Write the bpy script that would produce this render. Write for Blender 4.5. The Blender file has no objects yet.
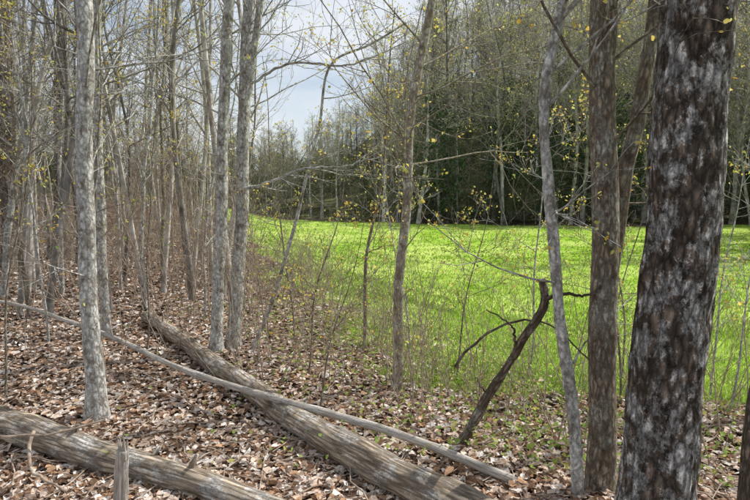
import bpy, math, random
import numpy as np
from mathutils import Vector, noise

rng = np.random.default_rng(11)
random.seed(11)
scene = bpy.context.scene
scene.view_settings.view_transform = 'Standard'
scene.view_settings.look = 'None'
scene.view_settings.exposure = 0

# ------------------------------------------------------------------ terrain
EY = np.array([-50, 3.9, 4.8, 7, 10, 16, 23, 40, 60, 300.])
EX = np.array([30, 6.0, .8, -.3, -1.4, -3.3, -5.2, -11, -17, -17.])
EX2 = np.array([.9, .9, .8, -.3, -1.4, -3.3, -5.2, -11, -17, -17.])

def sm(a, b, x):
    t = np.clip((x - a) / (b - a), 0, 1)
    return t * t * (3 - 2 * t)

def edge_dist(x, y):
    s = x - np.interp(y, EY, EX)
    s = s + .35 * np.sin(y * 1.3 + x * .7) + .2 * np.sin(x * 3.1 - y * 2.3)
    return np.minimum(s, 47 + 1.5 * np.sin(x * .23) - y)

def hz(x, y):
    x = np.asarray(x, float); y = np.asarray(y, float)
    s = x - np.interp(y, EY, EX); s2 = x - np.interp(y, EY, EX2)
    h = -.85 * sm(-.5, 6, s)
    h = h + .6 * sm(3, 13, -s2)
    h = h + (.25 + .75 * (1 - sm(-16, 10, x))) * sm(22, 47, y)
    rp = .12 + .88 * sm(-22, 22, x)
    h = h + np.clip(y - 48, 0, 90) * .32 * rp * sm(46, 60, y)
    h = h + .05 * np.sin(x * .9 + 1) * np.sin(y * .7) + .025 * np.sin(x * 2.7 + y * 1.9)
    far = np.clip(np.hypot(x, y) - 60, 0, 200)
    h = h + .015 * far
    return h

# ------------------------------------------------------------------ mesh tools
class M:
    def __init__(s):
        s.v = []; s.q = []; s.t = []; s.qm = []; s.tm = []; s.tc = []; s.c = []; s.n = 0
    def add(s, V, quads=None, tris=None, mat=0, tc=None, col=None):
        V = np.asarray(V, float)
        s.v.append(V)
        s.tc.append(V.copy() if tc is None else tc)
        s.c.append(np.ones((len(V), 4)) if col is None else col)
        if quads is not None and len(quads):
            s.q.append(np.asarray(quads) + s.n); s.qm.append(np.full(len(quads), mat))
        if tris is not None and len(tris):
            s.t.append(np.asarray(tris) + s.n); s.tm.append(np.full(len(tris), mat))
        s.n += len(V)
    def mesh(s, name, mats, smooth=True):
        V = np.concatenate(s.v)
        q = np.concatenate(s.q) if s.q else np.zeros((0, 4), int)
        t = np.concatenate(s.t) if s.t else np.zeros((0, 3), int)
        qm = np.concatenate(s.qm) if s.q else np.zeros(0, int)
        tm = np.concatenate(s.tm) if s.t else np.zeros(0, int)
        me = bpy.data.meshes.new(name)
        me.vertices.add(len(V)); me.vertices.foreach_set('co', V.ravel())
        loops = np.concatenate([q.ravel(), t.ravel()])
        me.loops.add(len(loops)); me.loops.foreach_set('vertex_index', loops.astype(np.int32))
        st = np.concatenate([np.arange(len(q)) * 4, len(q) * 4 + np.arange(len(t)) * 3])
        me.polygons.add(len(st)); me.polygons.foreach_set('loop_start', st.astype(np.int32))
        me.polygons.foreach_set('material_index', np.concatenate([qm, tm]).astype(np.int32))
        me.polygons.foreach_set('use_smooth', np.full(len(st), smooth))
        for m in mats: me.materials.append(m)
        a = me.attributes.new('tc', 'FLOAT_VECTOR', 'POINT')
        a.data.foreach_set('vector', np.concatenate(s.tc).astype(np.float32).ravel())
        c = me.color_attributes.new('Col', 'FLOAT_COLOR', 'POINT')
        c.data.foreach_set('color', np.concatenate(s.c).astype(np.float32).ravel())
        me.update(calc_edges=True)
        return me
    def obj(s, name, mats, smooth=True):
        o = bpy.data.objects.new(name, s.mesh(name, mats, smooth))
        scene.collection.objects.link(o)
        return o

def smooth_path(P, n):
    P = np.asarray(P, float)
    if len(P) == 2:
        t = np.linspace(0, 1, n)[:, None]
        return P[0] * (1 - t) + P[1] * t
    L = np.concatenate([[0], np.cumsum(np.linalg.norm(np.diff(P, axis=0), axis=1))])
    seg = np.diff(P, axis=0) / np.diff(L)[:, None]
    T = np.empty_like(P); T[0] = seg[0]; T[-1] = seg[-1]
    d = np.diff(L)
    for i in range(1, len(P) - 1):
        T[i] = (seg[i - 1] * d[i] + seg[i] * d[i - 1]) / (d[i] + d[i - 1])
    out = []
    for a in np.linspace(0, L[-1], n):
        i = min(max(np.searchsorted(L, a, side='right') - 1, 0), len(P) - 2)
        t = (a - L[i]) / d[i]; t2, t3 = t * t, t ** 3
        out.append((2 * t3 - 3 * t2 + 1) * P[i] + (t3 - 2 * t2 + t) * d[i] * T[i] + (-2 * t3 + 3 * t2) * P[i + 1] + (t3 - t2) * d[i] * T[i + 1])
    return np.array(out)

def tube(m, P, R, seg=6, mat=0, rough=0., rs=6., cap=False, col=None):
    P = np.asarray(P, float); R = np.asarray(R, float); n = len(P)
    T = np.gradient(P, axis=0); T /= np.linalg.norm(T, axis=1)[:, None] + 1e-9
    D = np.abs(P[-1] - P[0]); ref = np.zeros(3); ref[np.argmin(D)] = 1
    U = np.cross(T, ref); U /= np.linalg.norm(U, axis=1)[:, None] + 1e-9
    W = np.cross(T, U)
    a = np.arange(seg) * 2 * math.pi / seg
    ca, sa = np.cos(a), np.sin(a)
    RR = np.repeat(R[:, None], seg, 1)
    s = np.concatenate([[0], np.cumsum(np.linalg.norm(np.diff(P, axis=0), axis=1))]) + P[0, 0] * 3.7
    if rough > 0:
        for i in range(n):
            for j in range(seg):
                v = Vector((ca[j] * R[i] * rs * 2, sa[j] * R[i] * rs * 2, s[i] * rs * .6))
                v2 = Vector((ca[j] * R[i] * 55, sa[j] * R[i] * 55, s[i] * 14))
                RR[i, j] *= 1 + rough * noise.noise(v) + rough * .35 * noise.noise(v2)
    V = P[:, None] + RR[..., None] * (ca[None, :, None] * U[:, None] + sa[None, :, None] * W[:, None])
    tc = np.empty((n, seg, 3)); tc[..., 0] = ca * R[:, None]; tc[..., 1] = sa * R[:, None]; tc[..., 2] = s[:, None]
    i = np.arange(n - 1)[:, None]; j = np.arange(seg)[None, :]; j2 = (j + 1) % seg
    q = np.stack([i * seg + j, i * seg + j2, (i + 1) * seg + j2, (i + 1) * seg + j], -1).reshape(-1, 4)
    V = V.reshape(-1, 3); tc = tc.reshape(-1, 3)
    tr = None
    if cap:
        k = len(V)
        V = np.vstack([V, P[0] - T[0] * R[0] * .12, P[-1] + T[-1] * R[-1] * .12]); tc = np.vstack([tc, [0, 0, s[0]], [0, 0, s[-1]]])
        tr = [(k, (b + 1) % seg, b) for b in range(seg)] + [(k + 1, (n - 1) * seg + b, (n - 1) * seg + (b + 1) % seg) for b in range(seg)]
    c = None if col is None else np.tile(col, (len(V), 1))
    m.add(V, q, tr, mat, tc, c)

def leaves(m, pos, size, cols, mat=1, flat=.0, nrm=None, curl=.25):
    """batch of small folded leaves: pos (N,3), size (N)"""
    N = len(pos)
    if N == 0: return
    az = rng.uniform(0, 2 * math.pi, N)
    tilt = rng.normal(0, 1, (N, 2)) * (1 - flat) * 1.2 + rng.normal(0, .22, (N, 2))
    A = np.stack([np.cos(az), np.sin(az), tilt[:, 0]], 1); A /= np.linalg.norm(A, axis=1)[:, None]
    up = np.stack([np.zeros(N), np.zeros(N), np.ones(N)], 1)
    B = np.cross(up, A); B /= np.linalg.norm(B, axis=1)[:, None]
    C = np.cross(A, B)
    B2 = B * np.cos(tilt[:, 1:2]) + C * np.sin(tilt[:, 1:2]); C2 = np.cross(A, B2)
    w = rng.uniform(.28, .5, N)
    cu = rng.uniform(-curl, curl * 1.8, N); lc = rng.uniform(-curl, curl, N)
    t = [(0, 0, 0), (.25, 1, 1), (.68, .85, 1), (1, 0, 0), (.62, -.85, 1), (.22, -1, 1)]
    V = np.zeros((N, 6, 3))
    for k, (a, b, c) in enumerate(t):
        aa = a - .5 + rng.uniform(-.1, .1, N)
        V[:, k] = pos + size[:, None] * (A * aa[:, None] + B2 * (b * w * rng.uniform(.6, 1.2, N))[:, None]
                   + C2 * (c * cu * .8 + lc * (a - .5) ** 2 * 2)[:, None])
    base = (np.arange(N) * 6)[:, None]
    q = np.concatenate([base + np.array([[0, 5, 4, 3]]), base + np.array([[3, 2, 1, 0]])])
    c4 = np.ones((N, 6, 4)); c4[..., :3] = cols[:, None, :]
    m.add(V.reshape(-1, 3), q, None, mat, None, c4.reshape(-1, 4))

def blades(m, x, y, h, w, cols, mat=0):
    N = len(x); z = hz(x, y) - .01
    az = rng.uniform(0, 2 * math.pi, N); la = rng.uniform(0, 2 * math.pi, N); l = rng.uniform(.3, 1.1, N) * h
    P = np.stack([x, y, z], 1)
    S = np.stack([np.cos(az), np.sin(az), np.zeros(N)], 1) * (w / 2)[:, None]
    Lm = np.stack([np.cos(la), np.sin(la), np.zeros(N)], 1) * l[:, None]
    Z = np.array([0, 0, 1.])
    V = np.stack([P - S, P + S, P + S * .8 + Lm * .3 + Z * (h * .6)[:, None], P - S * .8 + Lm * .3 + Z * (h * .6)[:, None],
                  P + Lm + Z * h[:, None] * .85], 1)
    b = (np.arange(N) * 5)[:, None]
    c4 = np.ones((N, 5, 4)); c4[..., :3] = cols[:, None, :]
    m.add(V.reshape(-1, 3), b + np.array([[0, 1, 2, 3]]), b + np.array([[3, 2, 4]]), mat, None, c4.reshape(-1, 4))

# ------------------------------------------------------------------ materials
def newmat(name):
    m = bpy.data.materials.new(name); m.use_nodes = True
    nt = m.node_tree; nt.nodes.clear()
    out = nt.nodes.new('ShaderNodeOutputMaterial')
    return m, nt, out
def nd(nt, t, **k):
    n = nt.nodes.new(t)
    for a, b in k.items():
        if a in n.inputs: n.inputs[a].default_value = b
        else: setattr(n, a, b)
    return n
def ramp(nt, stops, src=None):
    r = nt.nodes.new('ShaderNodeValToRGB'); e = r.color_ramp.elements
    while len(e) < len(stops): e.new(.5)
    for i, (p, c) in enumerate(stops):
        e[i].position = p
        e[i].color = (c, c, c, 1) if np.isscalar(c) else (*c, 1)
    if src is not None: nt.links.new(src, r.inputs[0])
    return r.outputs[0]
def mix(nt, f, a, b, mode='MIX'):
    n = nt.nodes.new('ShaderNodeMix'); n.data_type = 'RGBA'; n.blend_type = mode
    for s, v in ((n.inputs[0], f), (n.inputs[6], a), (n.inputs[7], b)):
        if isinstance(v, bpy.types.NodeSocket): nt.links.new(v, s)
        elif np.isscalar(v): s.default_value = v if s == n.inputs[0] else (v, v, v, 1)
        else: s.default_value = (*v, 1)
    return n.outputs[2]

def bark(name, dark, light, lichen, lich=(.52, .62), fur=45., stretch=.2, depth=.6, bumpd=.01, lscale=7., furw=.25, ldark=.5, lz=.75):
    m, nt, out = newmat(name)
    at = nd(nt, 'ShaderNodeAttribute', attribute_name='tc')
    mp = nd(nt, 'ShaderNodeMapping'); mp.inputs['Scale'].default_value = (1, 1, stretch)
    nt.links.new(at.outputs['Vector'], mp.inputs[0])
    n1 = nd(nt, 'ShaderNodeTexNoise', Scale=fur * .9, Detail=6., Roughness=.75); nt.links.new(mp.outputs[0], n1.inputs[0])
    vm = nd(nt, 'ShaderNodeVectorMath', operation='MULTIPLY_ADD'); vm.inputs[1].default_value = (.04, .04, .04)
    nt.links.new(n1.outputs['Color'], vm.inputs[0]); nt.links.new(mp.outputs[0], vm.inputs[2])
    vo = nd(nt, 'ShaderNodeTexVoronoi', feature='DISTANCE_TO_EDGE', Scale=fur); nt.links.new(vm.outputs[0], vo.inputs[0])
    furrow = ramp(nt, [(0, 0.), (furw, 1.)], vo.outputs['Distance'])
    base = mix(nt, ramp(nt, [(.33, 0.), (.68, 1.)], n1.outputs[0]), dark, light)
    mp2 = nd(nt, 'ShaderNodeMapping'); mp2.inputs['Scale'].default_value = (1, 1, lz)
    nt.links.new(at.outputs['Vector'], mp2.inputs[0])
    nl = nd(nt, 'ShaderNodeTexNoise', Scale=lscale, Detail=10., Roughness=.8); nt.links.new(mp2.outputs[0], nl.inputs[0])
    lm = ramp(nt, [(lich[0], 0.), (lich[1], 1.)], nl.outputs[0])
    nl2 = nd(nt, 'ShaderNodeTexNoise', Scale=80., Detail=4., Roughness=.75); nt.links.new(mp2.outputs[0], nl2.inputs[0])
    lich_c = mix(nt, ramp(nt, [(.4, 0.), (.58, 1.)], nl2.outputs[0]), tuple(c * ldark for c in lichen), lichen)
    c = mix(nt, lm, base, lich_c)
    fm = nd(nt, 'ShaderNodeMath', operation='MULTIPLY_ADD'); fm.inputs[1].default_value = depth; fm.inputs[2].default_value = 1 - depth
    nt.links.new(furrow, fm.inputs[0])
    c = mix(nt, 1., c, fm.outputs[0], 'MULTIPLY')
    bs = nd(nt, 'ShaderNodeBsdfPrincipled', Roughness=.9); bs.inputs['Specular IOR Level'].default_value = .2
    nt.links.new(c, bs.inputs['Base Color'])
    hgt = mix(nt, .45, furrow, n1.outputs[0])
    b = nd(nt, 'ShaderNodeBump', Strength=1., Distance=bumpd); nt.links.new(hgt, b.inputs['Height']); nt.links.new(b.outputs[0], bs.inputs['Normal'])
    nt.links.new(bs.outputs[0], out.inputs[0])
    return m

def barksimple(name, dark, light, sc=3., rnd=True):
    m, nt, out = newmat(name)
    at = nd(nt, 'ShaderNodeAttribute', attribute_name='tc')
    n1 = nd(nt, 'ShaderNodeTexNoise', Scale=sc, Detail=3., Roughness=.7); nt.links.new(at.outputs['Vector'], n1.inputs[0])
    c = mix(nt, ramp(nt, [(.38, 0.), (.62, 1.)], n1.outputs[0]), dark, light)
    if rnd:
        oi = nd(nt, 'ShaderNodeObjectInfo')
        c = mix(nt, 1., c, ramp(nt, [(0, .35), (1, 1.4)], oi.outputs['Random']), 'MULTIPLY')
    bs = nd(nt, 'ShaderNodeBsdfDiffuse'); nt.links.new(c, bs.inputs[0]); nt.links.new(bs.outputs[0], out.inputs[0])
    return m

def leafmat(name, trans=.35, gain=1., rnoise=True):
    m, nt, out = newmat(name)
    at = nd(nt, 'ShaderNodeAttribute', attribute_name='Col'); c = at.outputs['Color']
    if rnoise:
        ge = nd(nt, 'ShaderNodeNewGeometry')
        no = nd(nt, 'ShaderNodeTexNoise', Scale=60., Detail=2.); nt.links.new(ge.outputs['Position'], no.inputs[0])
        c = mix(nt, 1., c, ramp(nt, [(.3, .7 * gain), (.7, 1.25 * gain)], no.outputs[0]), 'MULTIPLY')
    bs = nd(nt, 'ShaderNodeBsdfDiffuse')
    tr = nd(nt, 'ShaderNodeBsdfTranslucent')
    nt.links.new(c, bs.inputs[0]); nt.links.new(c, tr.inputs[0])
    mx = nd(nt, 'ShaderNodeMixShader'); mx.inputs[0].default_value = trans
    nt.links.new(bs.outputs[0], mx.inputs[1]); nt.links.new(tr.outputs[0], mx.inputs[2]); nt.links.new(mx.outputs[0], out.inputs[0])
    return m

B_gray = bark('bark_gray', (.18, .155, .125), (.54, .495, .43), (.84, .83, .78), (.44, .53), 30, .5, .45, .007, 13, ldark=.6)
B_tan = bark('bark_tan', (.18, .145, .10), (.52, .45, .345), (.70, .67, .58), (.48, .58), 36, .45, .4, .005, 13, ldark=.6)
B_big = bark('bark_furrowed', (.045, .034, .025), (.34, .26, .20), (.86, .83, .79), (.485, .525), 26, .36, .75, .025, 9., furw=.3, ldark=.42, lz=.7)
B_brown = bark('bark_brown', (.16, .12, .085), (.50, .415, .31), (.64, .61, .52), (.50, .58), 42, .35, .5, .008, 12)
B_dark = bark('bark_dark_dead', (.085, .063, .045), (.36, .285, .22), (.58, .53, .46), (.50, .60), 50, .2, .6, .008, 8)
B_log = bark('log_weathered', (.19, .145, .10), (.70, .57, .43), (.82, .77, .70), (.50, .59), 40, .09, .6, .009, 7)
B_pole = bark('pole_weathered', (.34, .29, .24), (.76, .70, .62), (.82, .79, .74), (.5, .62), 60, .08, .4, .003, 9)
B_far = barksimple('bark_distant', (.18, .165, .145), (.50, .465, .425), 2.5)
B_twig = barksimple('twig_bark', (.21, .155, .11), (.50, .41, .33), 9., False)
L_lit = leafmat('dead_leaf', .25)
L_bud = leafmat('young_leaf', .5, rnoise=False)
L_grass = leafmat('grass_blade', .5, rnoise=False)
L_con = leafmat('conifer_needles', .2, rnoise=False)

# ------------------------------------------------------------------ ground
def ground():
    u = np.linspace(-1, 1, 340)
    xs = np.sinh(u * 5.2) / np.sinh(5.2) * 420
    v = np.linspace(0, 1, 420)
    ys = -30 + (np.sinh((v - .3) * 6.2) - np.sinh(-.3 * 6.2)) / (np.sinh(.7 * 6.2) - np.sinh(-.3 * 6.2)) * 480
    X, Y = np.meshgrid(xs, ys)
    Z = hz(X, Y)
    nx, ny = len(xs), len(ys)
    V = np.stack([X, Y, Z], -1).reshape(-1, 3)
    i = np.arange(ny - 1)[:, None]; j = np.arange(nx - 1)[None, :]
    q = np.stack([i * nx + j, i * nx + j + 1, (i + 1) * nx + j + 1, (i + 1) * nx + j], -1).reshape(-1, 4)
    s = edge_dist(X, Y).ravel()
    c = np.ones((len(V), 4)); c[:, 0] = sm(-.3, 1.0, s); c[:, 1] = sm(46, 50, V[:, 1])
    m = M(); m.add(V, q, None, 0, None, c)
    mt, nt, out = newmat('forest_floor_and_meadow')
    ge = nd(nt, 'ShaderNodeNewGeometry'); pos = ge.outputs['Position']
    at = nd(nt, 'ShaderNodeAttribute', attribute_name='Col')
    sep = nd(nt, 'ShaderNodeSeparateColor'); nt.links.new(at.outputs['Color'], sep.inputs[0])
    vo = nd(nt, 'ShaderNodeTexVoronoi', Scale=17., Randomness=1.); nt.links.new(pos, vo.inputs[0])
    sp = nd(nt, 'ShaderNodeSeparateColor'); nt.links.new(vo.outputs['Color'], sp.inputs[0])
    lit = ramp(nt, [(0, (.04, .027, .018)), (.3, (.12, .077, .05)), (.6, (.25, .17, .12)), (.85, (.40, .295, .225)), (1, (.52, .42, .35))], sp.outputs[0])
    nb = nd(nt, 'ShaderNodeTexNoise', Scale=1.1, Detail=4.); nt.links.new(pos, nb.inputs[0])
    lit = mix(nt, 1., lit, ramp(nt, [(.35, .6), (.62, 1.15)], nb.outputs[0]), 'MULTIPLY')
    edge = ramp(nt, [(0, 1.), (.55, .4)], vo.outputs['Distance'])
    lit = mix(nt, 1., lit, edge, 'MULTIPLY')
    ng = nd(nt, 'ShaderNodeTexNoise', Scale=2.2, Detail=6., Roughness=.75); nt.links.new(pos, ng.inputs[0])
    ng2 = nd(nt, 'ShaderNodeTexNoise', Scale=.4, Detail=5., Roughness=.65); nt.links.new(pos, ng2.inputs[0])
    gr = ramp(nt, [(.34, (.09, .17, .018)), (.5, (.22, .37, .035)), (.66, (.37, .52, .085))], ng.outputs[0])
    gr = mix(nt, ramp(nt, [(.42, 0.), (.60, .8)], ng2.outputs[0]), gr, (.47, .57, .15))
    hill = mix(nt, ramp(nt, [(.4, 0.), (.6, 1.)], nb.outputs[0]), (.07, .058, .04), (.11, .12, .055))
    lit = mix(nt, sep.outputs[1], lit, hill)  # hill floor darkened in colour for woodland shade, greened for understory
    ma = nd(nt, 'ShaderNodeMath', operation='ADD'); nt.links.new(sep.outputs[0], ma.inputs[0]); nt.links.new(ng.outputs[0], ma.inputs[1])
    col = mix(nt, ramp(nt, [(.75, 0.), (1.0, 1.)], ma.outputs[0]), lit, gr)
    bs = nd(nt, 'ShaderNodeBsdfDiffuse')
    nt.links.new(col, bs.inputs[0])
    bp = nd(nt, 'ShaderNodeBump', Strength=.7, Distance=.03)
    nt.links.new(mix(nt, .4, vo.outputs['Distance'], ng.outputs[0]), bp.inputs['Height']); nt.links.new(bp.outputs[0], bs.inputs['Normal'])
    nt.links.new(bs.outputs[0], out.inputs[0])
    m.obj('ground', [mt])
ground()

# ------------------------------------------------------------------ litter
def litter():
    m = M()
    pal = np.array([(.66, .50, .39), (.76, .62, .52), (.38, .23, .15), (.90, .83, .76), (.14, .088, .06), (.54, .34, .21), (.80, .65, .52), (.50, .385, .30), (.88, .80, .73), (.28, .18, .115)])
    def lay(N, y0, y1, pw, sz):
        t = rng.uniform(0, 1, N)
        y = (y0 ** (1 - pw) + t * (y1 ** (1 - pw) - y0 ** (1 - pw))) ** (1 / (1 - pw))
        x = rng.uniform(-.8, .75, N) * (y + 1.2)
        s = edge_dist(x, y)
        keep = (s < rng.normal(.3, .6, N))
        x, y = x[keep], y[keep]; n = len(x)
        size = rng.uniform(.4, 1.35, n) * sz
        P = np.stack([x, y, hz(x, y) + rng.uniform(.003, .035, n)], 1)
        c = pal[rng.integers(0, len(pal), n)] * rng.uniform(.7, 1.1, (n, 1))
        leaves(m, P, size, c, 0, flat=.88, curl=.24)
    lay(88000, 2.0, 9, 1.2, .052)
    lay(34000, 8, 26, 1.3, .08)
    m.obj('leaf_litter', [L_lit], smooth=False)
litter()

# ------------------------------------------------------------------ grass
def grass():
    m = M()
    def gp(N, y0, y1, pw, hh, ww):
        t = rng.uniform(0, 1, N)
        y = (y0 ** (1 - pw) + t * (y1 ** (1 - pw) - y0 ** (1 - pw))) ** (1 / (1 - pw))
        x = rng.uniform(-.35, .78, N) * y
        s = edge_dist(x, y); cl = np.sin(x * 2.1 + 3 * np.sin(y * 1.1)) * np.sin(y * 1.9 + 2 * np.sin(x * .8))
        keep = s > rng.normal(.35, .4, N) - .3 * cl
        x, y, cl = x[keep], y[keep], cl[keep]; n = len(x)
        f = rng.uniform(0, 1, (n, 1))
        c = np.array([.13, .23, .02]) * (1 - f) + np.array([.38, .51, .085]) * f
        c *= (1 + .3 * cl)[:, None]
        dry = rng.uniform(0, 1, n) < .09
        c[dry] = (.56, .52, .31)
        blades(m, x, y, rng.uniform(.4, 1.4, n) * hh * (1 + .45 * cl), rng.uniform(.7, 1.3, n) * ww, c)
    gp(75000, 4, 11, 1.2, .09, .008)
    gp(40000, 10, 24, 1.3, .085, .022)
    gp(15000, 22, 48, 1.2, .085, .06)
    m.obj('meadow_grass', [L_grass], smooth=False)
grass()

# ------------------------------------------------------------------ trees
YEL = np.array([(.74, .60, .14), (.74, .50, .09), (.64, .64, .18), (.70, .58, .18), (.58, .62, .18)])
def branch(m, p, d, L, r, lvl, seg, nk, tips, up=.25, wob=.12, minr=.0015):
    n = 7 if lvl > 1 else 5 if lvl == 1 else 4
    pts = [np.array(p, float)]; d = np.array(d, float); d /= np.linalg.norm(d)
    for i in range(n - 1):
        d = d + rng.normal(0, wob, 3) + np.array([0, 0, up / n])
        d /= np.linalg.norm(d); pts.append(pts[-1] + d * L / (n - 1))
    pts = np.array(pts); R = np.maximum(np.linspace(r, r * .3, n), minr)
    tube(m, pts, R, max(3, seg))
    if lvl == 0:
        tips.append(pts[-1]); return
    for k in range(nk[lvl - 1]):
        t = rng.uniform(.2, 1.); i = t * (n - 1); a = int(min(i, n - 2)); q = pts[a] + (pts[a + 1] - pts[a]) * (i - a)
        dd = (pts[a + 1] - pts[a]); dd /= np.linalg.norm(dd)
        side = rng.normal(0, 1, 3); side -= side.dot(dd) * dd; side /= np.linalg.norm(side)
        ang = rng.uniform(.5, 1.)
        branch(m, q, dd * math.cos(ang) + side * math.sin(ang), L * rng.uniform(.3, .6) * (1.15 - .4 * t), r * .5 * (1.1 - .5 * t), lvl - 1, seg - 1, nk, tips, up, wob * 1.15, minr)

def crown(m, P, R, zmin, n, Lr, lvl, nk, tips, seg=5, minr=.0015, elev=(.1, .9), up=.25, zmax=1e9, rmax=1.):
    ok = [i for i in range(len(P) - 1) if zmin <= P[i][2] <= zmax]
    if not ok: return
    for k in range(n):
        i = ok[min(int(rng.uniform(0, 1) * len(ok)), len(ok) - 1)]
        t = (P[i][2] - zmin) / (P[-1][2] - zmin + 1e-6)
        az = rng.uniform(0, 2 * math.pi); e = rng.uniform(*elev)
        d = (math.cos(az) * math.cos(e), math.sin(az) * math.cos(e), math.sin(e))
        L = rng.uniform(*Lr) * (1.1 - .6 * t)
        branch(m, P[i], d, L, min(R[i] * .5, .012 * L + .004, rmax), lvl, seg, nk, tips, up, .12, minr)

def tipleaves(m, tips, prob, size, k=3, pal=YEL, spread=.02):
    if not len(tips): return
    T = np.array(tips); T = T[rng.uniform(0, 1, len(T)) < prob]
    if not len(T): return
    T = np.repeat(T, k, 0); N = len(T)
    leaves(m, T + rng.normal(0, spread, (N, 3)), rng.uniform(.5, 1.2, N) * size, pal[rng.integers(0, len(pal), N)] * rng.uniform(.8, 1.2, (N, 1)), 1)

def near_tree(name, path, r0, r1, mat, seg=28, rings=120, flare=1.7, rough=.12, nb=14, zmin=1.6, L=(.8, 1.8), leafp=.5, rs=6., extra=None, low=0, lsize=.025, top=3, amp=.012):
    m = M(); P = smooth_path(path, rings)
    P[:, :2] += np.stack([amp * np.sin(P[:, 2] * 2.1 + path[0][0] * 5) + amp * .5 * np.sin(P[:, 2] * 5.3), amp * np.sin(P[:, 2] * 1.7 + path[0][1])], 1)
    h = np.linspace(0, 1, rings)
    R = r0 * (1 - h) + r1 * h
    zz = P[:, 2] - P[0, 2]; R = R * (1 + (flare - 1) * np.exp(-zz / (.9 * r0 + .06)))
    P[0, 2] -= .12
    tube(m, P, R, seg, 0, rough, rs)
    tips = []
    crown(m, P, R, zmin, nb, L, 2, (4, 5), tips, zmax=4.2, rmax=.009)
    crown(m, P, R, 4.2, top, (1., 2.2), 2, (3, 4), tips, rmax=.02)
    if low: crown(m, P, R, .7, low, (.3, .9), 1, (4, 3), tips, zmax=2.2, rmax=.006)
    for (pp, rr, lv) in (extra or []):
        Q = smooth_path(pp, 26); Q[1:-1] += rng.normal(0, .006, (24, 3)); RQ = np.linspace(rr, max(rr * .35, .002), 26)
        tube(m, Q, RQ, 12 if rr > .03 else 7, 0, rough if rr > .03 else 0, rs)
        for k in range(lv):
            i = rng.integers(4, 25)
            dd = Q[i] - Q[i - 1]; dd = dd / np.linalg.norm(dd) + rng.normal(0, .6, 3)
            branch(m, Q[i], dd, rng.uniform(.3, .8), min(RQ[i] * .5, .006), 1, 4, (4, 4), tips)
    tipleaves(m, tips, leafp, lsize)
    return m.obj(name, [mat, L_bud])

near_tree('maple_tree', [(-2.03, 4.13, .0), (-2.03, 4.13, .89), (-2.04, 4.13, 1.95), (-2.0, 4.13, 2.97), (-1.9, 4.2, 9)], .064, .03, B_gray, nb=9, zmin=2.2, flare=1.8, leafp=.3, low=3)
near_tree('maple_tree', [(-3.04, 6.5, .0), (-3.05, 6.5, 2.15), (-2.98, 6.5, 3.75), (-2.9, 6.5, 10)], .05, .025, B_gray, nb=8, zmin=2.2, leafp=.3)
near_tree('maple_tree', [(-1.63, 5.9, 0), (-1.58, 5.9, 1.09), (-1.53, 5.9, 2.1), (-1.41, 5.9, 3.55), (-1.2, 5.9, 10)], .06, .03, B_gray, nb=8, zmin=2.0, leafp=.4)
near_tree('maple_tree', [(-1.50, 6.05, 0), (-1.42, 6.05, 1.09), (-1.33, 6.05, 2.4), (-1.25, 6.05, 3.6), (-1.0, 6.1, 10)], .07, .035, B_gray, nb=8, zmin=2.0, leafp=.5,
    extra=[([(-1.34, 6.03, 2.45), (-1.25, 6.0, 2.9), (-1.12, 5.95, 3.6), (-.7, 5.8, 6)], .042, 6),
           ([(-1.38, 6.0, 1.7), (-1.1, 5.9, 1.76), (-.75, 5.85, 1.9), (-.3, 5.8, 1.93), (.06, 5.8, 2.03)], .018, 9),
           ([(-1.3, 6.0, 2.75), (-.8, 5.9, 2.95), (-.3, 5.8, 2.9), (.3, 5.7, 3.1)], .015, 9)])
near_tree('young_maple_tree', [(.17, 4.8, -.08), (.19, 4.8, .77), (.28, 4.8, 1.76), (.307, 4.8, 2.41), (.447, 4.8, 3.19), (.8, 4.8, 7)], .043, .02, B_tan, nb=17, zmin=1.5, leafp=.6, low=3, L=(.7, 1.7))
near_tree('slanted_young_tree', [(1.07, 2.9, -.02), (1.0, 2.9, .58), (.91, 2.9, 1.1), (.853, 2.9, 1.6), (.836, 2.9, 2.09), (.911, 2.9, 2.56), (1.1, 3.0, 5)], .031, .018, B_gray, nb=15, zmin=1.7, leafp=.9, low=4, L=(.5, 1.0), rough=.25)
near_tree('forked_tree', [(1.207, 3.0, -.02), (1.175, 3.0, 1.08), (1.17, 3.0, 1.85), (1.15, 3.0, 2.59), (1.1, 3.1, 8)], .072, .045, B_brown, seg=40, rings=180, nb=20, zmin=1.8, leafp=.95, flare=1.4,
    extra=[([(1.2, 3.03, .75), (1.26, 3.1, 1.3), (1.365, 3.1, 2.0), (1.44, 3.1, 2.59), (1.9, 3.3, 6)], .045, 14)])
near_tree('large_ash_tree', [(1.285, 2.6, -.02), (1.32, 2.6, .92), (1.368, 2.6, 1.6), (1.41, 2.6, 2.46), (1.7, 2.7, 12)], .158, .11, B_big, seg=110, rings=420, nb=6, zmin=3.4, rough=.08, flare=1.2, leafp=.4, rs=9)
near_tree('leaning_young_tree', [(1.66, 2.5, -.02), (1.655, 2.5, .3), (1.70, 2.5, .8), (1.95, 2.5, 1.6), (2.4, 2.6, 4)], .042, .02, B_dark, nb=3, zmin=2.4, leafp=.3, flare=1.2)
near_tree('leaning_sapling', [(-1.29, 5.9, 0), (-1.02, 5.9, .685), (-.75, 5.9, 1.6), (-.55, 5.9, 2.3), (-.395, 5.9, 2.97), (-.05, 5.9, 3.12), (.3, 5.8, 3.3)], .024, .009, B_gray, seg=12, rings=60, nb=10, zmin=1.5, leafp=.6, L=(.5, 1.2))
near_tree('sapling', [(-.11, 6.3, -.2), (-.09, 6.3, 1.06), (.11, 6.3, 2.03), (.14, 6.3, 2.7), (.2, 6.3, 3.6)], .022, .006, B_brown, seg=10, rings=60, nb=14, zmin=.9, leafp=.6, L=(.4, 1.0))
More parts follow.
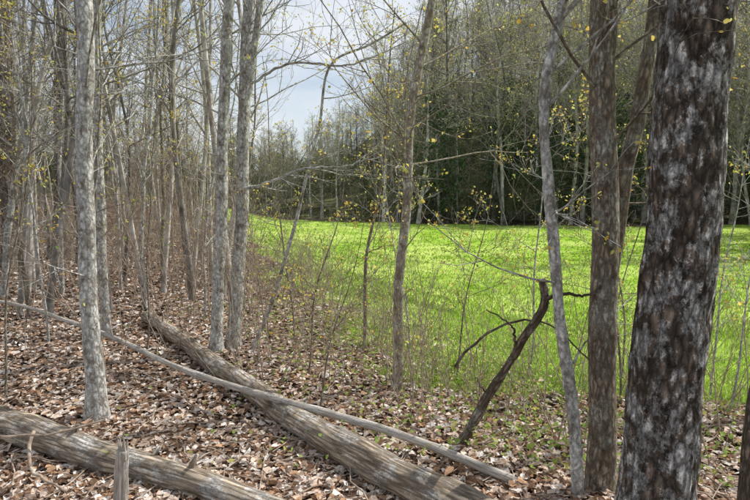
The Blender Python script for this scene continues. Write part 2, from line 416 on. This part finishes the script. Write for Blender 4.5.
near_tree('leaning_sapling', [(-5.8, 9, .1), (-5.52, 9, 1.9), (-5.2, 9, 3.55), (-5.03, 9, 4.58), (-4.5, 9, 8)], .05, .025, B_gray, seg=14, rings=70, nb=8, zmin=2, leafp=.3)
near_tree('old_tree', [(-8.09, 15, .1), (-7.95, 15, 3), (-7.8, 15, 6.5), (-7.6, 15, 14)], .2, .12, B_dark, seg=22, rings=90, nb=6, zmin=3, leafp=.2)
near_tree('old_tree', [(-7.57, 12, .1), (-7.5, 12, 3), (-7.37, 12, 5.6), (-7.2, 12, 12)], .15, .1, B_dark, seg=22, rings=90, nb=6, zmin=3, leafp=.2)
# unseen trees added right of the view to throw shadows on the foreground
for (x, y, r) in [(5.6, 5.4, .08), (8.6, 8.2, .11)]:
    z = float(hz(x, y))
    near_tree('maple_tree', [(x, y, z), (x + .1, y, z + 3), (x - .1, y + .2, z + 6), (x, y, z + 11)], r, r * .35, B_gray, seg=14, rings=60, nb=0, zmin=2.8, top=3, leafp=.2)
for (x, y, h, ln, r, mt) in [(-3.9, 5.2, 5, .3, .022, B_gray), (-2.75, 5.5, 4, .25, .014, B_brown), (-3.3, 8.2, 7, .5, .035, B_gray), (-4.6, 7.6, 6, -.2, .03, B_brown),
        (-2.5, 9, 6, .4, .03, B_gray), (-3.4, 10.5, 7, -.4, .04, B_brown), (-2.2, 7.3, 4.5, .6, .018, B_gray), (-.6, 5.2, 2.2, .35, .009, B_brown), (-.95, 6.6, 3.2, -.3, .012, B_brown),
        (.75, 5.2, 2.0, .3, .009, B_brown), (1.9, 4.4, 2.4, -.2, .010, B_brown), (2.6, 4.2, 2.0, .3, .009, B_gray), (.35, 6.0, 2.6, -.3, .010, B_gray), (-5.6, 6.9, 6, .3, .028, B_gray),
        (1.5, 5.6, 2.8, .2, .011, B_gray), (-4.2, 11.5, 8, .2, .045, B_brown), (2.1, 5.2, 2.4, .4, .009, B_brown), (-2.9, 4.5, 3.4, .3, .010, B_brown), (-1.9, 8.3, 5, .3, .022, B_brown),
        (-5.2, 9.6, 7, .3, .04, B_gray), (-6.4, 10.5, 8, -.3, .05, B_dark), (-3.0, 12.5, 7, .3, .035, B_gray), (2.7, 6.2, 3.2, -.3, .012, B_brown), (3.3, 5.6, 3, .3, .012, B_gray),
        (-3.5, 6.1, 4.5, -.3, .014, B_gray), (-2.4, 6.0, 3.5, .2, .011, B_brown), (-4.4, 6.2, 5, .4, .018, B_brown), (-.4, 4.3, 1.5, .3, .007, B_brown)]:
    z = float(hz(x, y))
    near_tree('sapling', [(x, y, z), (x + ln * .2, y, z + h * .3), (x + ln * .75, y + .1, z + h * .65), (x + ln, y, z + h)], r, r * .25, mt, seg=8, rings=40, nb=9, zmin=z + h * .2, L=(.3, .9), leafp=.45, top=3, flare=1.2, low=3, amp=.02)

# leaning dead branch with side limbs
m = M()
P = smooth_path([(.49, 3.66, -.12), (.60, 3.55, .18), (.70, 3.42, .46), (.82, 3.2, .82), (.885, 3.0, 1.12), (.86, 2.97, 1.2)], 60)
tube(m, P, np.linspace(.033, .019, 60), 18, 0, .5, 9, cap=True)
for pp, r in (([(.885, 3.0, 1.1), (.98, 2.97, 1.13), (1.08, 2.95, 1.12), (1.13, 2.9, 1.17)], .012),
              ([(.49, 3.5, .59), (.6, 3.42, .76), (.718, 3.3, .88), (.889, 3.1, .955), (1.0, 3.0, .9), (1.09, 2.9, .80)], .009),
              ([(.8, 3.25, .76), (.72, 3.1, .95), (.6, 3.1, 1.02)], .008), ([(.7, 3.45, .4), (.6, 3.4, .55)], .008)):
    Q = smooth_path(pp, 20); Q[1:-1] += rng.normal(0, .004, (18, 3)); tube(m, Q, np.linspace(r, r * .4, 20), 8, 0, .2, 9)
m.obj('dead_leaning_branch', [B_dark])

# fallen logs
def log(name, path, r0, r1, mat, seg=36, rings=160, rough=.16, knots=4, zs=1.):
    m = M(); P = smooth_path(path, rings); P[:, 2] += .006 * np.sin(np.arange(rings) * .11)
    P[:, 0] += .012 * np.sin(np.arange(rings) * .06)
    P[:, 2] += np.convolve(np.pad(hz(P[:, 0], P[:, 1]), 20, mode='edge'), np.ones(41) / 41, 'valid')
    tube(m, P, np.linspace(r0, r1, rings), seg, 0, rough, 5, cap=True)
    for k in range(knots):
        i = rng.integers(15, rings - 10); a = rng.uniform(.3, 2.8)
        T = P[i] - P[i - 1]; T /= np.linalg.norm(T); S = np.cross(T, (0, 0, 1.)); S /= np.linalg.norm(S)
        d = S * math.cos(a) + np.array([0, 0, 1]) * math.sin(a) + T * .5; r = r0 * rng.uniform(.1, .2)
        l = rng.uniform(.01, .06)
        tube(m, smooth_path([P[i], P[i] + d * (r0 + l * .5), P[i] + d * (r0 + l)], 6), np.linspace(r * 1.4, r * .6, 6), 10, 0, .2, 10, cap=True)
    return m.obj(name, [mat])
log('fallen_log', [(-3.5, 4.36, .10), (-2.52, 3.84, .10), (-1.9, 3.50, .09), (-1.25, 3.17, .075), (-.38, 2.74, .04)], .118, .07, B_log, rough=.2)
log('fallen_log', [(-2.9, 7.3, .08), (-2.4, 6.6, .08), (-1.02, 4.63, .085), (-.215, 3.47, .09), (.28, 2.83, .095), (.75, 2.2, .1)], .072, .1, B_log, rings=260, knots=6, rough=.2)
log('fallen_pole', [(-5.6, 7.7, .34), (-4.2, 6.7, .33), (-2.6, 5.5, .29), (-1.1, 4.34, .21), (-.2, 3.72, .16), (.74, 3.02, .04)], .018, .028, B_pole, seg=14, rings=260, rough=.25, knots=5)
# broken post: splintered top
m = M()
z0 = float(hz(-1.32, 2.9))
P = smooth_path([(-1.33, 2.92, z0 - .08), (-1.32, 2.92, z0 + .14), (-1.30, 2.91, z0 + .31)], 30)
tube(m, P, np.linspace(.04, .029, 30), 18, 0, .35, 8, cap=True)
for k in range(7):
    a = k * .9; o = np.array([math.cos(a), math.sin(a), 0]) * .017
    p = P[-1] + o; tube(m, [p - [0, 0, .05], p, p + [o[0] * .4, o[1] * .4, rng.uniform(.02, .07)]], [.011, .009, .001], 6)
m.obj('tree_stump', [B_pole])

# sticks on the forest floor
m = M()
for k in range(700):
    y = rng.uniform(2.3, 12) if k < 400 else rng.uniform(2.6, 5.5); x = rng.uniform(-.75, .7) * (y + 1)
    if edge_dist(x, y) > .8: continue
    a = rng.uniform(0, math.pi); L = rng.uniform(.15, 1.1); r = rng.uniform(.002, .008)
    t = np.linspace(-.5, .5, 7); X = x + math.cos(a) * L * t; Y = y + math.sin(a) * L * t
    Q = np.stack([X, Y, hz(X, Y) + .02 + rng.uniform(0, .06) * (t + .5)], 1) + rng.normal(0, .008 + .01 * L, (7, 3)) * np.array([1, 1, .4])
    tube(m, Q, np.linspace(r, r * .5, 7), 5)
for pp in ([(-2.9, 3.6, .30), (-2.3, 3.3, .24), (-1.8, 3.2, .3), (-1.55, 3.25, .34)], [(-2.0, 3.3, .26), (-1.9, 3.1, .15), (-1.6, 2.9, .1)],
           [(.15, 3.6, .03), (.5, 3.5, .05), (.85, 3.6, .12)], [(-.5, 2.9, .03), (-.1, 2.95, .04), (.1, 3.05, .06)]):
    tube(m, smooth_path(pp, 14) + rng.normal(0, .006, (14, 3)), np.linspace(.012, .005, 14), 8, 0, .2)
m.obj('fallen_sticks', [B_twig])

# undergrowth
def undergrowth():
    m = M(); tips = []
    def clump(x, y, n, H, lf):
        for k in range(n):
            a = rng.uniform(0, 6.28); ln = rng.uniform(.05, .45)
            px, py = x + rng.normal(0, .08), y + rng.normal(0, .08)
            h = H * rng.uniform(.5, 1.15)
            tp = [] if not lf else tips
            branch(m, (px, py, float(hz(px, py)) - .02), (math.cos(a) * ln, math.sin(a) * ln, 1), h, .0016 + .0028 * h, 1, 4, (int(3 + h * 3), 3), tp, .1, .09, .0012)
    for k in range(190):      # along the meadow edge
        y = rng.uniform(4.0, 14); e = np.interp(y, EY, EX2); x = e + rng.normal(-.1, .65)
        if abs(x) < y * .8: clump(x, y, rng.integers(1, 5), rng.uniform(.4, 1.4), rng.uniform() < .5)
    for k in range(75):      # right foreground
        clump(rng.uniform(.1, 3.4), rng.uniform(3.4, 5.2), rng.integers(1, 4), rng.uniform(.4, 1.3), rng.uniform() < .6)
    for k in range(300):      # in the woods
        y = rng.uniform(4.5, 24); x = np.interp(y, EY, EX) - rng.uniform(.3, .75 * y)
        if x > -.8 * y: clump(x, y, rng.integers(1, 4), rng.uniform(.5, 3) * min(1, y / 8), rng.uniform() < .25)
    pal = np.array([(.34, .48, .12), (.42, .52, .14), (.54, .52, .16), (.26, .40, .10)])
    tipleaves(m, tips, .4, .028, 2, pal, .02)
    N = 4600; y = rng.uniform(3.2, 9, N); x = np.interp(y, EY, EX2) + rng.normal(.1, .9, N)
    x = np.where(rng.uniform(0, 1, N) < .3, rng.uniform(.6, 3, N), x)
    leaves(m, np.stack([x, y, hz(x, y) + rng.uniform(.03, .16, N)], 1), rng.uniform(.02, .042, N), pal[rng.integers(0, 4, N)], 1, flat=.5)
    for k in range(60):
        cx, cy = rng.uniform(.8, 2.9), rng.uniform(2.9, 4.6)
        n = rng.integers(4, 14); x = cx + rng.normal(0, .05, n); y = cy + rng.normal(0, .05, n)
        leaves(m, np.stack([x, y, hz(x, y) + rng.uniform(.02, .1, n)], 1), rng.uniform(.02, .04, n), pal[rng.integers(0, 4, n)] * .8, 1, flat=.6)
    m.obj('undergrowth', [B_twig, L_bud])
undergrowth()

# ------------------------------------------------------------------ tree variants, instanced
def variant(H, r, n, zfrac, nk, Lr, leafp, lsize, minr, pal=YEL, elev=(.25, 1.1), lk=2):
    m = M()
    w = rng.normal(0, .022 * H, (4, 2)); w[0] = 0
    P = smooth_path([(w[i][0], w[i][1], H * i / 3) for i in range(4)], 26)
    R = np.linspace(r, r * .22, 26); R[0] *= 1.4; P[0, 2] -= .3
    tube(m, P, R, 8)
    tips = []
    crown(m, P, R, H * zfrac, n, Lr, 2, nk, tips, seg=4, minr=minr, elev=elev, up=.35, rmax=.05)
    tipleaves(m, tips, leafp, lsize, lk, pal, .15)
    return m.mesh('bare_tree_mesh', [B_far, L_bud])
FARPAL = np.array([(.50, .50, .18), (.42, .48, .16), (.58, .52, .2), (.46, .40, .18)])
big = [variant(16, .15, 24, .32, (5, 6), (1.8, 3.8), .45, .12, .008, FARPAL) for _ in range(6)]
sap = [variant(9, .045, 15, .25, (3, 5), (.7, 1.7), .25, .045, .003) for _ in range(6)]
shr = [variant(3.2, .03, 22, .03, (5, 5), (.8, 1.8), .8, .12, .006, np.array([(.17, .21, .09), (.21, .21, .10), (.13, .17, .07)]), (.1, 1.2), 3) for _ in range(3)]

def conifer():
    m = M(); H = 11
    P = smooth_path([(0, 0, -.3), (.1, 0, 5), (0, 0, H)], 14); tube(m, P, np.linspace(.16, .02, 14), 7)
    pos = []
    for k in range(72):
        t = rng.uniform(.06, .98); L = min(2.3, (1 - t) * 4.5 + .3); a = rng.uniform(0, 6.28); L *= rng.uniform(.35, 1.15)
        e = np.array([math.cos(a), math.sin(a), rng.uniform(-.25, .2)]); p0 = np.array([0, 0, t * H])
        tube(m, np.array([p0, p0 + e * L * .6, p0 + e * L + [0, 0, .1]]), [.02, .012, .006], 3)
        for j in range(int(4 + L * 11)):
            s = rng.uniform(.2, 1) * L
            pos.append(p0 + e * s + rng.normal(0, .2, 3))
    pos = np.array(pos); N = len(pos)
    leaves(m, pos, rng.uniform(.12, .3, N), np.array([.08, .12, .06]) * rng.uniform(.6, 1.6, (N, 1)), 1, flat=.5)
    return m.mesh('conifer_mesh', [B_far, L_con])
con = [conifer() for _ in range(4)]

def parent_empty(name):
    e = bpy.data.objects.new(name, None); scene.collection.objects.link(e); return e
def place(me, name, x, y, s, sz, parent=None, tilt=.03):
    o = bpy.data.objects.new(name, me); scene.collection.objects.link(o)
    o.location = (x, y, float(hz(x, y))); o.scale = (s, s, s * sz)
    o.rotation_euler = (rng.normal(0, tilt), rng.normal(0, tilt), rng.uniform(0, 6.28))
    if parent: o.parent = parent
    return o

pts = []
tries = 0
while len(pts) < 135 and tries < 12000:
    tries += 1
    y = rng.uniform(7.5, 44); e = np.interp(y, EY, EX) - .7 - .03 * y
    x = rng.uniform(-.85 * y, e)
    if x > e or any((x - a) ** 2 + (y - b) ** 2 < (.045 * y + .2) ** 2 for a, b in pts): continue
    pts.append((x, y))
for (x, y) in pts:
    if y > 24 and x < -.45 * y and rng.uniform() < .4: place(big[rng.integers(6)], 'woodland_tree', x, y, rng.uniform(.5, .8), 1)
    else: place(sap[rng.integers(6)], 'woodland_tree', x, y, rng.uniform(.6, 1.15), rng.uniform(.9, 1.2), tilt=.06)
# out-of-view trees added right of the meadow to shade the grass
for k in range(26):
    y = rng.uniform(24, 47); x = .72 * y + rng.uniform(1, 8)
    c_ = rng.uniform() < .5
    place(con[rng.integers(4)] if c_ else big[rng.integers(6)], 'woodland_tree', x, y, rng.uniform(.9, 1.25), 1)

far = parent_empty('distant_woodland')
k = 0
while k < 740:
    y = 48 + 88 * rng.uniform() ** 1.2; x = rng.uniform(-.85, .85) * y
    if x < -10 and rng.uniform() < .5: k += 1; continue
    s = rng.uniform(.85, 1.3) * float(.38 + .62 * sm(-7, 6, x - .08 * (y - 48)))
    place(big[rng.integers(6)], 'far_tree', x, y, s, rng.uniform(.9, 1.15), far); k += 1
for k in range(110):
    x = rng.uniform(-50, 48); y = 48 + abs(rng.normal(0, 5))
    place(sap[rng.integers(6)], 'edge_sapling', x, y, rng.uniform(.5, 1.0) * (.6 if x < 2 else 1), 1, far, .08)
for k in range(250):
    x = rng.uniform(-50, 55); y = 48.5 + 40 * rng.uniform() ** 1.6
    place(shr[rng.integers(3)], 'far_shrub', x, y, rng.uniform(.5, 1.4), 1, far, .08)
for k in range(85):
    x = rng.uniform(-45, 60); y = 54 + 45 * rng.uniform() ** 1.3
    place(con[rng.integers(4)], 'far_conifer', x, y, rng.uniform(.5, 1.0) * (.5 if x < 0 else 1), rng.uniform(.8, 1.2), far)
for k in range(14):      # dense trees on the far edge, shading the grass below them
    x = rng.uniform(4, 36)
    place(con[rng.integers(4)], 'far_conifer', x, 48.3 + rng.uniform(0, 3), rng.uniform(.7, 1.1), 1.1, far)

# ------------------------------------------------------------------ light and camera
AZ, EL = math.radians(63), math.radians(49)      # sun: high on the right, a little ahead
sd = Vector((math.sin(AZ) * math.cos(EL), math.cos(AZ) * math.cos(EL), math.sin(EL)))
L = bpy.data.lights.new('sun', 'SUN'); L.energy = 5.0; L.angle = math.radians(.5); L.color = (1, .97, .91)
lo = bpy.data.objects.new('sun', L); scene.collection.objects.link(lo)
lo.rotation_euler = sd.to_track_quat('Z', 'Y').to_euler()
w = bpy.data.worlds.new('World'); scene.world = w; w.use_nodes = True
nt = w.node_tree; bg = nt.nodes['Background']
sk = nt.nodes.new('ShaderNodeTexSky'); sk.sky_type = 'NISHITA'; sk.sun_disc = False
sk.sun_elevation = EL; sk.sun_rotation = AZ
sk.air_density = 1.0; sk.dust_density = 1.5; sk.ozone_density = 1.0
tcw = nt.nodes.new('ShaderNodeTexCoord')                     # thin high cloud over blue
mpw = nt.nodes.new('ShaderNodeMapping'); mpw.inputs['Scale'].default_value = (1, 1, 2.6)
nt.links.new(tcw.outputs['Generated'], mpw.inputs[0])
cn = nd(nt, 'ShaderNodeTexNoise', Scale=2.4, Detail=7., Roughness=.58); nt.links.new(mpw.outputs[0], cn.inputs[0])
cl = ramp(nt, [(.38, .25), (.60, .9)], cn.outputs[0])
nt.links.new(mix(nt, cl, sk.outputs[0], (6.5, 6.8, 7.2)), bg.inputs[0]); bg.inputs[1].default_value = .135

cam = bpy.data.cameras.new('camera'); cam.lens = 28; cam.sensor_width = 36; cam.clip_end = 3000; cam.clip_start = .05
co = bpy.data.objects.new('camera', cam); scene.collection.objects.link(co)
co.location = (0, 0, 1.62); co.rotation_euler = (math.radians(90 - 5.1), 0, 0)
scene.camera = co
